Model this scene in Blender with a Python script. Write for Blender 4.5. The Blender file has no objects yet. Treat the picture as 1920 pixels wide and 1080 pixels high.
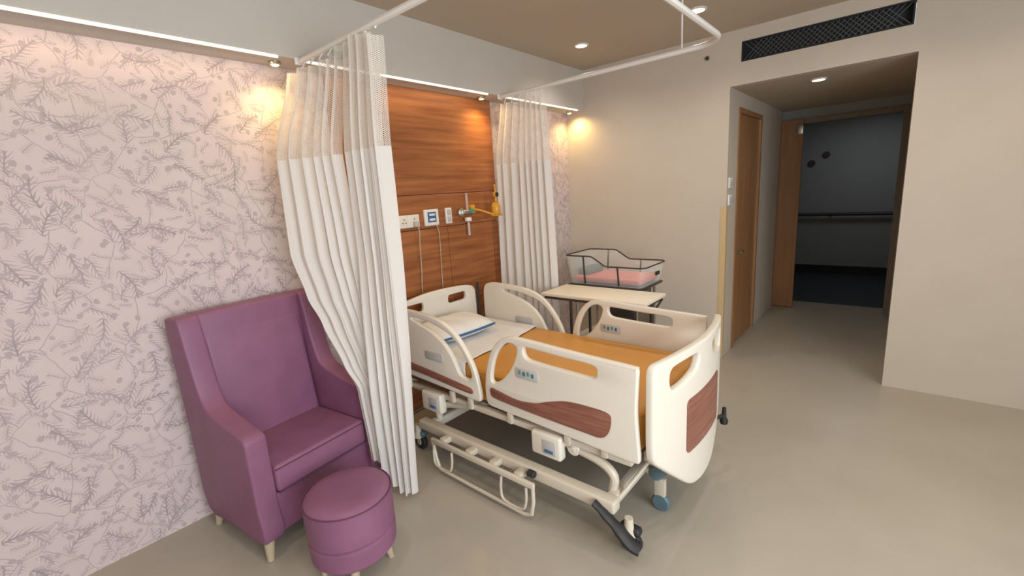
import bpy, bmesh, math, random
from mathutils import Matrix, Vector
random.seed(7)
S = bpy.context.scene
COL = S.collection
PI = math.pi

# ------------------------------------------------------------------ camera, world, lights, exposure
cam_d = bpy.data.cameras.new('camera'); cam = bpy.data.objects.new('camera', cam_d); COL.objects.link(cam)
right = Vector((0.64334305, -0.76287252, -0.06430586)); upv = Vector((0.19714829, 0.08392177, 0.97677515)); fwd = Vector((0.73975825, 0.64107929, -0.2043895))
cam.matrix_world = Matrix(((right.x, upv.x, -fwd.x, 0), (right.y, upv.y, -fwd.y, 0), (right.z, upv.z, -fwd.z, 1.77), (0, 0, 0, 1)))
cam_d.sensor_width = 36; cam_d.lens = 841.67777 / 1920 * 36; cam_d.clip_start = 0.02
S.camera = cam
S.view_settings.view_transform = 'Standard'; S.view_settings.look = 'None'; S.view_settings.gamma = 1
S.view_settings.use_curve_mapping = False; S.view_settings.exposure = 0.38
W = bpy.data.worlds.new('world'); S.world = W; W.use_nodes = True
W.node_tree.nodes['Background'].inputs[0].default_value = (0.82, 0.9, 1.0, 1); W.node_tree.nodes['Background'].inputs[1].default_value = 1.0

def light(name, kind, loc, energy, color, size=0.1, size_y=None, aim=(0, 0, -1), spot=None):
    d = bpy.data.lights.new(name, kind); d.energy = energy; d.color = color
    if kind == 'AREA':
        d.size = size
        if size_y: d.shape = 'RECTANGLE'; d.size_y = size_y
    else: d.shadow_soft_size = size
    if kind == 'SPOT': d.spot_size = spot or 2.4; d.spot_blend = 1.0
    o = bpy.data.objects.new(name, d); COL.objects.link(o); o.location = loc
    o.rotation_euler = Vector(aim).to_track_quat('-Z', 'Y').to_euler(); return o
light('window_daylight', 'AREA', (0.2, -2.3, 1.6), 130, (0.88, 0.94, 1.0), 3.2, 1.7, (0.12, 1, -0.08))
DOWN = [(3.845, 2.312), (3.845, 1.286), (3.845, 0.26), (3.845, -0.9), (2.1, 0.26), (2.1, -0.9), (0.4, 0.26), (0.4, -0.9), (0.55, 1.6)]  # first two are in view; the rest are added out of frame for illumination
for i, (x, y) in enumerate(DOWN): light('downlight_or_fill_lamp', 'SPOT', (x, y, 3.02), 21, (1.0, 0.90, 0.78), 0.05, spot=2.6)
light('passage_lamp', 'SPOT', (5.045, 0.631, 2.56), 1.6, (1.0, 0.88, 0.72), 0.04, spot=2.4)
light('corridor_lamp', 'AREA', (8.6, 0.4, 2.7), 3.6, (0.95, 0.97, 1.0), 0.6, 0.6)

# ------------------------------------------------------------------ materials
def mat(name, col, rough=0.6, metal=0.0, spec=0.5, alpha=1.0, coat=0.0):
    m = bpy.data.materials.new(name); m.use_nodes = True
    b = m.node_tree.nodes['Principled BSDF']
    b.inputs['Base Color'].default_value = (*col, 1); b.inputs['Roughness'].default_value = rough
    b.inputs['Metallic'].default_value = metal; b.inputs['Specular IOR Level'].default_value = spec
    b.inputs['Alpha'].default_value = alpha; b.inputs['Coat Weight'].default_value = coat
    return m
def N(m, t, **kw):
    n = m.node_tree.nodes.new(t)
    for k, v in kw.items(): setattr(n, k, v)
    return n
def L(m, a, b): m.node_tree.links.new(a, b)
def bsdf(m): return m.node_tree.nodes['Principled BSDF']
def math_n(m, op, a, b=None, c=None, clamp=False):
    n = N(m, 'ShaderNodeMath', operation=op, use_clamp=clamp)
    for i, v in enumerate((a, b, c)):
        if v is None: continue
        if isinstance(v, (int, float)): n.inputs[i].default_value = v
        else: L(m, v, n.inputs[i])
    return n.outputs[0]
def mixc(m, fac, a, b):
    n = N(m, 'ShaderNodeMix', data_type='RGBA')
    if isinstance(fac, (int, float)): n.inputs[0].default_value = fac
    else: L(m, fac, n.inputs[0])
    for k, v in ((6, a), (7, b)):
        if isinstance(v, tuple): n.inputs[k].default_value = (*v, 1)
        else: L(m, v, n.inputs[k])
    return n.outputs[2]
def noisy(name, c1, c2, scale=(3, 3, 3), rough=0.6, nscale=1.0, bump=0.0, detail=4, spec=0.5, r2=None):
    m = mat(name, c1, rough, spec=spec)
    tc = N(m, 'ShaderNodeTexCoord'); mp = N(m, 'ShaderNodeMapping'); mp.inputs['Scale'].default_value = scale
    L(m, tc.outputs['Object'], mp.inputs[0])
    no = N(m, 'ShaderNodeTexNoise'); no.inputs['Scale'].default_value = nscale; no.inputs['Detail'].default_value = detail
    L(m, mp.outputs[0], no.inputs[0])
    r = N(m, 'ShaderNodeMapRange'); r.inputs[1].default_value = 0.33; r.inputs[2].default_value = 0.67; L(m, no.outputs[0], r.inputs[0])
    L(m, mixc(m, r.outputs[0], c1, c2), bsdf(m).inputs['Base Color'])
    if bump:
        bp = N(m, 'ShaderNodeBump'); bp.inputs['Strength'].default_value = bump; bp.inputs['Distance'].default_value = 0.01
        L(m, no.outputs[0], bp.inputs['Height']); L(m, bp.outputs[0], bsdf(m).inputs['Normal'])
    return m

M = {}
M['floor'] = noisy('floor_vinyl', (0.385, 0.345, 0.285), (0.42, 0.38, 0.315), (1, 1, 1), 0.33, 2.2, 0.0, 6)
M['paint'] = noisy('wall_paint', (0.55, 0.485, 0.405), (0.57, 0.505, 0.425), (1, 1, 1), 0.75, 3)
M['paint_grey'] = noisy('bulkhead_paint', (0.53, 0.49, 0.44), (0.55, 0.51, 0.46), (1, 1, 1), 0.8, 3)
M['ceiling'] = noisy('ceiling_paint', (0.47, 0.40, 0.31), (0.49, 0.42, 0.325), (1, 1, 1), 0.8, 2)
M['wood_wall'] = noisy('walnut_panel', (0.24, 0.075, 0.022), (0.42, 0.155, 0.048), (0.7, 0.7, 11), 0.5, 2.4, 0.0, 7)
M['wood_door'] = noisy('door_veneer', (0.30, 0.145, 0.06), (0.37, 0.19, 0.085), (9, 9, 0.7), 0.45, 2.0)
M['brown_inset'] = noisy('brown_laminate', (0.20, 0.075, 0.05), (0.29, 0.12, 0.085), (2, 2, 30), 0.4, 2.0)
M['leather'] = noisy('purple_leather', (0.215, 0.085, 0.155), (0.245, 0.10, 0.18), (1, 1, 1), 0.5, 6, 0.05)
M['seam'] = mat('purple_seam', (0.11, 0.036, 0.08), 0.6)
M['legwood'] = noisy('bleached_wood', (0.42, 0.34, 0.22), (0.5, 0.42, 0.29), (6, 6, 1), 0.5, 4)
M['bedplastic'] = mat('cream_bed_plastic', (0.74, 0.69, 0.60), 0.32)
M['bedmetal'] = mat('cream_powder_coat', (0.60, 0.54, 0.44), 0.4)
M['deck'] = mat('deck_grey', (0.13, 0.10, 0.065), 0.6)
M['orange'] = noisy('orange_vinyl', (0.58, 0.27, 0.05), (0.63, 0.305, 0.06), (1, 1, 1), 0.42, 5)
M['black'] = mat('black_rubber', (0.02, 0.02, 0.022), 0.55)
M['darkmetal'] = mat('dark_metal', (0.09, 0.075, 0.07), 0.4, 0.6)
M['chrome'] = mat('brushed_steel', (0.55, 0.53, 0.5), 0.3, 1.0)
M['bluegrey'] = mat('blue_grey_plastic', (0.10, 0.17, 0.20), 0.45)
M['white'] = mat('white_plastic', (0.80, 0.78, 0.74), 0.4)
M['lightgrey'] = mat('light_grey_plastic', (0.50, 0.49, 0.47), 0.45)
M['tabletop'] = mat('ivory_laminate', (0.80, 0.74, 0.62), 0.35)
M['blue'] = mat('blue_print', (0.05, 0.14, 0.30), 0.5)
M['green'] = mat('green_print', (0.10, 0.30, 0.2), 0.5)
M['yellow'] = mat('amber_plastic', (0.72, 0.36, 0.04), 0.35)
M['cord'] = mat('cord_beige', (0.5, 0.40, 0.30), 0.5)
M['pink'] = noisy('pink_vinyl', (0.80, 0.22, 0.20), (0.84, 0.27, 0.24), (1, 1, 1), 0.45, 6)
M['sheet'] = noisy('white_sheet', (0.74, 0.76, 0.79), (0.79, 0.80, 0.81), (1, 1, 1), 0.85, 9, 0.2)
M['pillow'] = noisy('white_pillow_cotton', (0.78, 0.78, 0.77), (0.82, 0.81, 0.80), (1, 1, 1), 0.85, 12, 0.25)
M['clothgrey'] = mat('grey_green_cloth', (0.14, 0.16, 0.13), 0.9); M['palegreen'] = mat('pale_green_cloth', (0.50, 0.62, 0.48), 0.9)
M['vent_dark'] = mat('vent_dark', (0.012, 0.014, 0.018), 0.7)
M['vent_bar'] = mat('vent_bar', (0.11, 0.12, 0.13), 0.4, 0.5)
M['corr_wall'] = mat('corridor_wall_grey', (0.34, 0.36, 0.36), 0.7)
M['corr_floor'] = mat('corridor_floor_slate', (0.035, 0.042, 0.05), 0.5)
M['rail_dark'] = mat('handrail_dark', (0.05, 0.05, 0.045), 0.5)
M['door_frame'] = mat('door_frame_taupe', (0.26, 0.22, 0.17), 0.6)
M['guard'] = mat('corner_guard_tan', (0.60, 0.44, 0.24), 0.5)

m = mat('clear_acrylic', (0.86, 0.92, 0.9), 0.08, spec=0.6, alpha=0.22); M['acrylic'] = m
def emis(name, col, st):
    m = mat(name, col, 0.5); b = bsdf(m); b.inputs['Emission Color'].default_value = (*col, 1); b.inputs['Emission Strength'].default_value = st; return m
M['lamp'] = emis('lamp_disc', (1.0, 0.93, 0.82), 9.0)
M['led'] = emis('led_strip', (1.0, 0.84, 0.68), 0.95)
M['warm'] = emis('warm_lamp', (1.0, 0.66, 0.22), 5.0)

# wallpaper: scattered botanical sprigs in line work on blush paper
m = mat('sprig_wallpaper', (0.6, 0.5, 0.47), 0.75); M['wallpaper'] = m
tc = N(m, 'ShaderNodeTexCoord'); sep = N(m, 'ShaderNodeSeparateXYZ'); L(m, tc.outputs['Object'], sep.inputs[0])
cmb = N(m, 'ShaderNodeCombineXYZ'); L(m, sep.outputs[0], cmb.inputs[0]); L(m, sep.outputs[2], cmb.inputs[1])
wn = N(m, 'ShaderNodeTexNoise'); wn.inputs['Scale'].default_value = 9; L(m, cmb.outputs[0], wn.inputs[0])
wsub = N(m, 'ShaderNodeVectorMath', operation='SUBTRACT'); L(m, wn.outputs['Color'], wsub.inputs[0]); wsub.inputs[1].default_value = (0.5, 0.5, 0.5)
wsc = N(m, 'ShaderNodeVectorMath', operation='SCALE'); L(m, wsub.outputs[0], wsc.inputs[0]); wsc.inputs['Scale'].default_value = 0.05
wadd = N(m, 'ShaderNodeVectorMath', operation='ADD'); L(m, cmb.outputs[0], wadd.inputs[0]); L(m, wsc.outputs[0], wadd.inputs[1])
base = wadd.outputs[0]
def sprig(scale, off, hlen, leaflen, freq, thick):
    a = N(m, 'ShaderNodeVectorMath', operation='ADD'); L(m, base, a.inputs[0]); a.inputs[1].default_value = off
    v = N(m, 'ShaderNodeTexVoronoi', voronoi_dimensions='2D', feature='F1'); v.inputs['Scale'].default_value = scale; L(m, a.outputs[0], v.inputs['Vector'])
    d = N(m, 'ShaderNodeVectorMath', operation='SUBTRACT'); L(m, a.outputs[0], d.inputs[0]); L(m, v.outputs['Position'], d.inputs[1])
    sc = N(m, 'ShaderNodeSeparateColor'); L(m, v.outputs['Color'], sc.inputs[0])
    ang = math_n(m, 'MULTIPLY', sc.outputs[0], 6.283)
    rot = N(m, 'ShaderNodeVectorRotate', rotation_type='Z_AXIS'); L(m, d.outputs[0], rot.inputs['Vector']); L(m, ang, rot.inputs['Angle'])
    s2 = N(m, 'ShaderNodeSeparateXYZ'); L(m, rot.outputs[0], s2.inputs[0]); u, w = s2.outputs[0], s2.outputs[1]
    bend = math_n(m, 'MULTIPLY', math_n(m, 'MULTIPLY', w, w), 2.2)
    u = math_n(m, 'SUBTRACT', u, bend); au = math_n(m, 'ABSOLUTE', u)
    inh = math_n(m, 'LESS_THAN', math_n(m, 'ABSOLUTE', w), hlen)
    stem = math_n(m, 'MULTIPLY', math_n(m, 'LESS_THAN', au, thick), inh)
    vv = math_n(m, 'SUBTRACT', w, math_n(m, 'MULTIPLY', au, 1.1))
    fr = math_n(m, 'FRACT', math_n(m, 'MULTIPLY', vv, freq))
    dd = math_n(m, 'ABSOLUTE', math_n(m, 'SUBTRACT', fr, 0.5))
    tap = math_n(m, 'MULTIPLY', math_n(m, 'SUBTRACT', 1.0, math_n(m, 'DIVIDE', au, leaflen), clamp=True), 0.30)
    lf = math_n(m, 'MULTIPLY', math_n(m, 'LESS_THAN', dd, tap), inh)
    return math_n(m, 'MAXIMUM', stem, math_n(m, 'MULTIPLY', lf, 0.75))
s1 = sprig(5.3, (0, 0, 0), 0.078, 0.034, 42, 0.0032)
s2_ = sprig(7.0, (3.3, 1.7, 0), 0.058, 0.030, 50, 0.0030)
s3 = sprig(11.5, (7.1, 4.4, 0), 0.036, 0.020, 70, 0.0022)
tone = N(m, 'ShaderNodeTexNoise'); tone.inputs['Scale'].default_value = 3.2; L(m, cmb.outputs[0], tone.inputs[0])
dv = N(m, 'ShaderNodeTexVoronoi', voronoi_dimensions='2D', feature='F1'); dv.inputs['Scale'].default_value = 10.5; L(m, base, dv.inputs['Vector'])
berry = math_n(m, 'LESS_THAN', dv.outputs['Distance'], 0.13)
ev = N(m, 'ShaderNodeTexVoronoi', voronoi_dimensions='2D', feature='DISTANCE_TO_EDGE'); ev.inputs['Scale'].default_value = 5.0; L(m, base, ev.inputs['Vector'])
vine = math_n(m, 'LESS_THAN', ev.outputs['Distance'], 0.012)
ink = math_n(m, 'MAXIMUM', math_n(m, 'MULTIPLY', s1, 0.60), math_n(m, 'MAXIMUM', math_n(m, 'MULTIPLY', s2_, 0.50), math_n(m, 'MULTIPLY', s3, 0.42)))
ink = math_n(m, 'MAXIMUM', ink, math_n(m, 'MAXIMUM', math_n(m, 'MULTIPLY', berry, 0.40), math_n(m, 'MULTIPLY', vine, 0.38)))
ink = math_n(m, 'MULTIPLY', ink, math_n(m, 'MULTIPLY_ADD', tone.outputs[0], 1.8, 0.05, clamp=True))
paper = mixc(m, tone.outputs[0], (0.57, 0.475, 0.465), (0.65, 0.55, 0.54))
L(m, mixc(m, ink, paper, (0.17, 0.14, 0.16)), bsdf(m).inputs['Base Color'])

# curtain cloth: slightly translucent; curtain net: holes between threads
def cloth(name, col, net=False):
    m = mat(name, col, 0.85); nt = m.node_tree; b = bsdf(m); out = nt.nodes['Material Output']
    tr = N(m, 'ShaderNodeBsdfTranslucent'); tr.inputs[0].default_value = (*col, 1)
    mx = N(m, 'ShaderNodeMixShader'); mx.inputs[0].default_value = 0.28; L(m, b.outputs[0], mx.inputs[1]); L(m, tr.outputs[0], mx.inputs[2])
    last = mx.outputs[0]
    if net:
        uv = N(m, 'ShaderNodeUVMap'); se = N(m, 'ShaderNodeSeparateXYZ'); L(m, uv.outputs[0], se.inputs[0])
        a = math_n(m, 'ADD', se.outputs[0], se.outputs[1]); c = math_n(m, 'SUBTRACT', se.outputs[0], se.outputs[1])
        k = 110.0
        fa = math_n(m, 'ABSOLUTE', math_n(m, 'SUBTRACT', math_n(m, 'FRACT', math_n(m, 'MULTIPLY', a, k)), 0.5))
        fc = math_n(m, 'ABSOLUTE', math_n(m, 'SUBTRACT', math_n(m, 'FRACT', math_n(m, 'MULTIPLY', c, k)), 0.5))
        th = math_n(m, 'LESS_THAN', math_n(m, 'MINIMUM', fa, fc), 0.17)
        tp = N(m, 'ShaderNodeBsdfTransparent'); m2 = N(m, 'ShaderNodeMixShader')
        L(m, th, m2.inputs[0]); L(m, tp.outputs[0], m2.inputs[1]); L(m, last, m2.inputs[2]); last = m2.outputs[0]
    L(m, last, out.inputs['Surface']); return m
M['cloth'] = cloth('curtain_cloth', (0.82, 0.79, 0.76)); M['net'] = cloth('curtain_net', (0.84, 0.80, 0.74), True)

# ------------------------------------------------------------------ helpers
def root(name, label, cat, loc=(0, 0, 0), rz=0, group=None):
    o = bpy.data.objects.new(name, None); o.empty_display_size = 0.05; COL.objects.link(o); o.location = loc; o.rotation_euler = (0, 0, rz)
    o['label'] = label; o['category'] = cat; o['_w'] = 1
    if group: o['group'] = group
    return o
def top(o):
    while o.parent: o = o.parent
    return o
def link(name, me, material, parent=None, local=False, smooth=35, label=None):
    """one mesh object; vertices are given in world space unless local"""
    if isinstance(me, bmesh.types.BMesh):
        bm = me; bmesh.ops.recalc_face_normals(bm, faces=bm.faces[:]); me = bpy.data.meshes.new(name); bm.to_mesh(me); bm.free()
    me.name = name; me.materials.clear(); me.materials.append(M[material] if isinstance(material, str) else material)
    if smooth:
        for p in me.polygons: p.use_smooth = True
        me.set_sharp_from_angle(angle=math.radians(smooth))
    o = bpy.data.objects.new(name, me); COL.objects.link(o)
    if parent:
        r = top(parent)
        if not local: me.transform(Matrix.Rotation(-r.rotation_euler.z, 4, 'Z') @ Matrix.Translation(-Vector(r.location)))
        o.parent = parent
    if label: o['label'] = label
    return o
def single(name, me, material, label, cat, base, group=None, smooth=35):
    """top-level thing that is one mesh with its origin at base"""
    o = link(name, me, material, smooth=smooth); o.data.transform(Matrix.Translation(-Vector(base))); o.location = base
    o['label'] = label; o['category'] = cat
    if group: o['group'] = group
    return o
def struct(name, bm, material, label=None, smooth=0):
    o = link(name, bm, material, smooth=smooth); o['kind'] = 'structure'
    if label: o['label'] = label
    return o
def box(bm, x0, x1, y0, y1, z0, z1, bev=0.0, seg=2):
    b = bmesh.new(); bmesh.ops.create_cube(b, size=1)
    for v in b.verts: v.co = Vector(((x0 + x1) / 2 + v.co.x * (x1 - x0), (y0 + y1) / 2 + v.co.y * (y1 - y0), (z0 + z1) / 2 + v.co.z * (z1 - z0)))
    if bev: bmesh.ops.bevel(b, geom=b.edges[:], offset=bev, segments=seg, profile=0.5, affect='EDGES')
    merge(bm, b); return bm
def merge(bm, b, mtx=None):
    if mtx is not None: bmesh.ops.transform(b, matrix=mtx, verts=b.verts[:])
    me = bpy.data.meshes.new('t'); b.to_mesh(me); b.free(); bm.from_mesh(me); bpy.data.meshes.remove(me)
def B(*a, bev=0.0, seg=2): return box(bmesh.new(), *a, bev=bev, seg=seg)
def smoothp(pts, n=4, closed=False):
    out = []; k = len(pts)
    rng = range(k) if closed else range(k - 1)
    for i in rng:
        p0 = Vector(pts[(i - 1) % k] if closed or i > 0 else pts[0]); p1 = Vector(pts[i]); p2 = Vector(pts[(i + 1) % k]); p3 = Vector(pts[(i + 2) % k] if closed or i + 2 < k else pts[-1])
        for j in range(n):
            t = j / n
            out.append(0.5 * ((2 * p1) + (-p0 + p2) * t + (2 * p0 - 5 * p1 + 4 * p2 - p3) * t * t + (-p0 + 3 * p1 - 3 * p2 + p3) * t ** 3))
    if not closed: out.append(Vector(pts[-1]))
    return out
def tube(bm, pts, r, seg=8, closed=False, flat=1.0):
    pts = [Vector(p) for p in pts]; k = len(pts); rings = []; nrm = None
    for i, p in enumerate(pts):
        if closed: t = pts[(i + 1) % k] - pts[i - 1]
        else: t = pts[min(i + 1, k - 1)] - pts[max(i - 1, 0)]
        t.normalize()
        if nrm is None:
            nrm = Vector((0, 0, 1)) if abs(t.z) < 0.9 else Vector((1, 0, 0))
        nrm = (nrm - t * nrm.dot(t)).normalized(); bn = t.cross(nrm)
        rr = r[i] if isinstance(r, (list, tuple)) else r
        rings.append([bm.verts.new(p + nrm * math.cos(2 * PI * j / seg) * rr + bn * math.sin(2 * PI * j / seg) * rr * flat) for j in range(seg)])
    for i in range(k if closed else k - 1):
        a, b = rings[i], rings[(i + 1) % k]
        for j in range(seg): bm.faces.new((a[j], a[(j + 1) % seg], b[(j + 1) % seg], b[j]))
    if not closed: bm.faces.new(rings[0][::-1]); bm.faces.new(rings[-1])
    return bm
def T(pts, r, **k): return tube(bmesh.new(), pts, r, **k)
def lathe(prof, c=(0, 0, 0), seg=32, axis='Z', bm=None):
    b = bmesh.new(); rings = []
    for (r, z) in prof:
        if r < 1e-5: rings.append([b.verts.new((0, 0, z))])
        else: rings.append([b.verts.new((r * math.cos(2 * PI * j / seg), r * math.sin(2 * PI * j / seg), z)) for j in range(seg)])
    for a, d in zip(rings, rings[1:]):
        for j in range(seg):
            j2 = (j + 1) % seg
            q = [a[j % len(a)], a[j2 % len(a)], d[j2 % len(d)], d[j % len(d)]]
            q2 = []
            for v in q:
                if v not in q2: q2.append(v)
            if len(q2) > 2: b.faces.new(q2)
    mt = {'Z': Matrix.Identity(4), 'X': Matrix.Rotation(PI / 2, 4, 'Y'), 'Y': Matrix.Rotation(-PI / 2, 4, 'X')}[axis]
    out = bm or bmesh.new(); merge(out, b, Matrix.Translation(c) @ mt); return out
def cyl(c, r, h, axis='Z', bev=0.003, seg=20, bm=None):
    return lathe([(0, -h / 2), (r - bev, -h / 2), (r, -h / 2 + bev), (r, h / 2 - bev), (r - bev, h / 2), (0, h / 2)], c, seg, axis, bm)
def plate(outline, holes, th, frame, bev=0.006, bres=2):
    """2D outline with holes, extruded; frame(u, v, w) gives world coordinates"""
    cu = bpy.data.curves.new('c', 'CURVE'); cu.dimensions = '2D'; cu.fill_mode = 'BOTH'
    cu.extrude = max(th / 2 - bev, 0.0005); cu.bevel_depth = bev; cu.bevel_resolution = bres; cu.offset = -bev
    for lp in [outline] + list(holes):
        sp = cu.splines.new('POLY'); sp.points.add(len(lp) - 1); sp.use_cyclic_u = True
        for p, c in zip(sp.points, lp): p.co = (c[0], c[1], 0, 1)
    o = bpy.data.objects.new('c', cu); COL.objects.link(o)
    bpy.context.view_layer.update()
    me = bpy.data.meshes.new_from_object(o.evaluated_get(bpy.context.evaluated_depsgraph_get()))
    bpy.data.objects.remove(o); bpy.data.curves.remove(cu)
    bm = bmesh.new(); bm.from_mesh(me); bpy.data.meshes.remove(me)
    bmesh.ops.remove_doubles(bm, verts=bm.verts[:], dist=1e-5)
    for v in bm.verts: v.co = Vector(frame(*v.co))
    return bm
def S2(pts, n=4): return [(p[0], p[1]) for p in smoothp([(a, b, 0) for a, b in pts], n, True)]
def rrect(x0, x1, y0, y1, r, n=5):
    out = []
    for cx, cy, a0 in ((x1 - r, y1 - r, 0), (x0 + r, y1 - r, PI / 2), (x0 + r, y0 + r, PI), (x1 - r, y0 + r, 1.5 * PI)):
        for i in range(n + 1):
            a = a0 + i / n * PI / 2; out.append((cx + r * math.cos(a), cy + r * math.sin(a)))
    return out

# ------------------------------------------------------------------ room shell
XB, YA, YF, ZC, ZS = 4.63, 3.01, 2.78, 3.05, 2.63      # wall with passage, head wall, bulkhead front, ceiling, bulkhead soffit
X0, Y0 = -1.7, -2.4
PY1, PY0, PZ, PX = 1.25, -0.02, 2.59, 7.1               # passage
fb = B(X0 - .1, PX + .3, Y0 - .1, YA + .1, -0.1, 0); struct('floor', fb, 'floor')
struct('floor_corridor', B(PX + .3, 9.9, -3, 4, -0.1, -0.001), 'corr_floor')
struct('ceiling', B(X0 - .1, XB + .1, Y0 - .1, YA + .1, ZC, ZC + .1), 'ceiling')
struct('wall_head', B(X0 - .1, XB, YA, YA + .1, 0, ZC), 'wallpaper')
struct('bulkhead_head', B(X0, XB, YF, YA, ZS, ZC), 'paint_grey')
struct('wall_left', B(X0 - .1, X0, Y0, YA, 0, ZC), 'paint')
w = B(XB, XB + .1, PY1, YA + .1, 0, ZC); box(w, XB, XB + .1, Y0 - .1, PY0, 0, ZC)
box(w, XB, XB + .1, PY0, PY1, PZ, 2.78); box(w, XB, XB + .1, PY0, PY1, 2.945, ZC); box(w, XB, XB + .1, PY0, 0.02, 2.78, 2.945); box(w, XB, XB + .1, 1.165, PY1, 2.78, 2.945)
struct('wall_right', w, 'paint')
w = B(X0, -1.4, Y0 - .1, Y0, 0, ZC); box(w, 1.8, XB, Y0 - .1, Y0, 0, ZC); box(w, -1.4, 1.8, Y0 - .1, Y0, 0, .75); box(w, -1.4, 1.8, Y0 - .1, Y0, 2.5, ZC)
struct('wall_back', w, 'paint')
wf = B(-1.4, 1.8, Y0 - .09, Y0 - .03, .75, .81); box(wf, -1.4, 1.8, Y0 - .09, Y0 - .03, 2.44, 2.5)
for x in (-1.4, -.37, .7, 1.74): box(wf, x, x + .06, Y0 - .09, Y0 - .03, .81, 2.44)
wo = struct('window_1', wf, 'white')
link('pane', B(-1.34, 1.74, Y0 - .065, Y0 - .055, .81, 2.44), 'acrylic', wo, smooth=0)
# passage behind the opening
w = B(XB + .1, 4.95, PY1, PY1 + .1, 0, PZ); box(w, 5.90, PX, PY1, PY1 + .1, 0, PZ); box(w, 4.95, 5.90, PY1, PY1 + .1, 2.45, PZ)
box(w, 4.95, 5.90, PY1 + .06, PY1 + .1, 0, 2.45)
struct('wall_passage_left', w, 'paint')
struct('wall_passage_right', B(XB + .1, PX, PY0 - .1, PY0, 0, PZ), 'paint')
struct('ceiling_passage', B(XB + .1, PX + .1, PY0 - .1, PY1 + .1, PZ, PZ + .1), 'ceiling')
w = B(PX, PX + .1, PY0, PY1, 2.47, PZ); box(w, PX, PX + .1, PY1, 4, 0, 2.8); box(w, PX, PX + .1, -3, PY0, 0, 2.8); box(w, PX, PX + .1, PY0, PY1, PZ, 2.8)
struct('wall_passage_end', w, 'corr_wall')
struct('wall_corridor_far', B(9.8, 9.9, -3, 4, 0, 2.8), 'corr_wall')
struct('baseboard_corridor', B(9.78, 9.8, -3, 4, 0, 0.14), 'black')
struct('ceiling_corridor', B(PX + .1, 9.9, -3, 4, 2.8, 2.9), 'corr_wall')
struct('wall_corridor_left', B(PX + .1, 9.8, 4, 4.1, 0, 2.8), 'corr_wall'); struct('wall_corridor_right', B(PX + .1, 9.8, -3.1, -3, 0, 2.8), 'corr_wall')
# side door in the passage (door_1) and end door standing open (door_2)
d = struct('door_1', B(5.0, 5.85, PY1 + .012, PY1 + .055, 0.008, 2.40, bev=.002), 'wood_door')
f = B(4.951, 5.0, PY1 - .012, PY1 + .058, 0, 2.448); box(f, 5.85, 5.899, PY1 - .012, PY1 + .058, 0, 2.448); box(f, 5.0, 5.85, PY1 - .012, PY1 + .058, 2.402, 2.448)
link('door_frame', f, 'wood_door', d, smooth=0)
h = T([(5.10, PY1 - .03, 1.02), (5.22, PY1 - .03, 1.02)], .010); tube(h, [(5.10, PY1 + .012, 1.02), (5.10, PY1 - .03, 1.02)], .009); link('door_handle', h, 'chrome', d)
d = struct('door_2', B(6.99, 7.035, 1.0, PY1 - .005, 0.008, 2.46, bev=.002), 'wood_door')
link('door_closer', B(6.955, 6.99, 1.0, 1.06, 2.28, 2.40, bev=.004), 'chrome', d)
f = B(PX - .02, PX + .1, PY1 - .06, PY1, 0, 2.47); box(f, PX - .02, PX + .1, PY0, PY0 + .06, 0, 2.47); box(f, PX - .02, PX + .1, PY0 + .06, PY1 - .06, 2.41, 2.47)
struct('trim_2', f, 'door_frame')
# corridor handrail and two round wall plaques
hr = root('corridor_handrail', 'dark handrail running across the grey corridor wall beyond the doorway', 'handrail', (9.8, 0.5, 1.0))
link('rail', T([(9.72, -2.6, 1.06), (9.72, 3.6, 1.06)], .028), 'rail_dark', hr)
for y in (-1.5, -.3, .9, 2.1, 3.2): link('bracket', B(9.72, 9.80, y - .015, y + .015, 1.02, 1.05), 'rail_dark', hr, smooth=0)
single('wall_hook', cyl((9.785, 1.24, 1.96), .055, .03, 'X'), 'darkmetal', 'lower dark round knob on the grey corridor wall, beside the wooden end door', 'hook', (9.8, 1.24, 1.96))
single('wall_hook', cyl((9.785, 1.03, 2.09), .055, .03, 'X'), 'darkmetal', 'higher dark round knob on the grey corridor wall, further from the door', 'hook', (9.8, 1.03, 2.09))
# corner guard, LED trim under the bulkhead edge
g = B(XB - .004, XB, PY1, PY1 + .05, 0.03, 1.52); box(g, XB - .004, XB + .05, PY1 - .004, PY1, 0.03, 1.52); struct('trim_1', g, 'guard')
g = B(X0, 1.30, YF - .004, YF + .010, ZS - .012, ZS + .002, bev=.002)
single('led_strip', g, 'led', 'warm white light strip on the bulkhead edge above the wallpaper at left', 'light strip', (0, YF, ZS))
single('led_strip', B(1.46, 3.06, YF - .004, YF + .010, ZS - .012, ZS + .002, bev=.002), 'led', 'warm white light strip on the bulkhead edge above the wood panelling', 'light strip', (2.2, YF, ZS))
single('led_strip', B(3.24, 4.5, YF - .004, YF + .010, ZS - .012, ZS + .002, bev=.002), 'led', 'short warm light strip on the bulkhead edge right of the far curtain', 'light strip', (3.9, YF, ZS))
for x, lab in ((1.33, 'small amber spotlight under the bulkhead over the near curtain'), (3.10, 'small amber spotlight under the bulkhead over the far curtain'), (4.52, 'small amber spotlight under the bulkhead in the room corner')):
    r = root('bulkhead_spotlight', lab, 'spotlight', (x, 2.90, ZS))
    link('housing', lathe([(0, 0), (.035, 0), (.035, -.015), (.026, -.02), (.026, -.008), (0, -.008)], (x, 2.90, ZS), 20), 'chrome', r)
    link('bulb', lathe([(0, -.008), (.022, -.009), (.018, -.024), (0, -.028)], (x, 2.90, ZS), 16), 'warm', r)
    light('bulkhead_lamp', 'SPOT', (x, 2.86, ZS - .045), 11, (1.0, 0.66, 0.24), .03, aim=(0, -.12, -1), spot=2.7)
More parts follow.
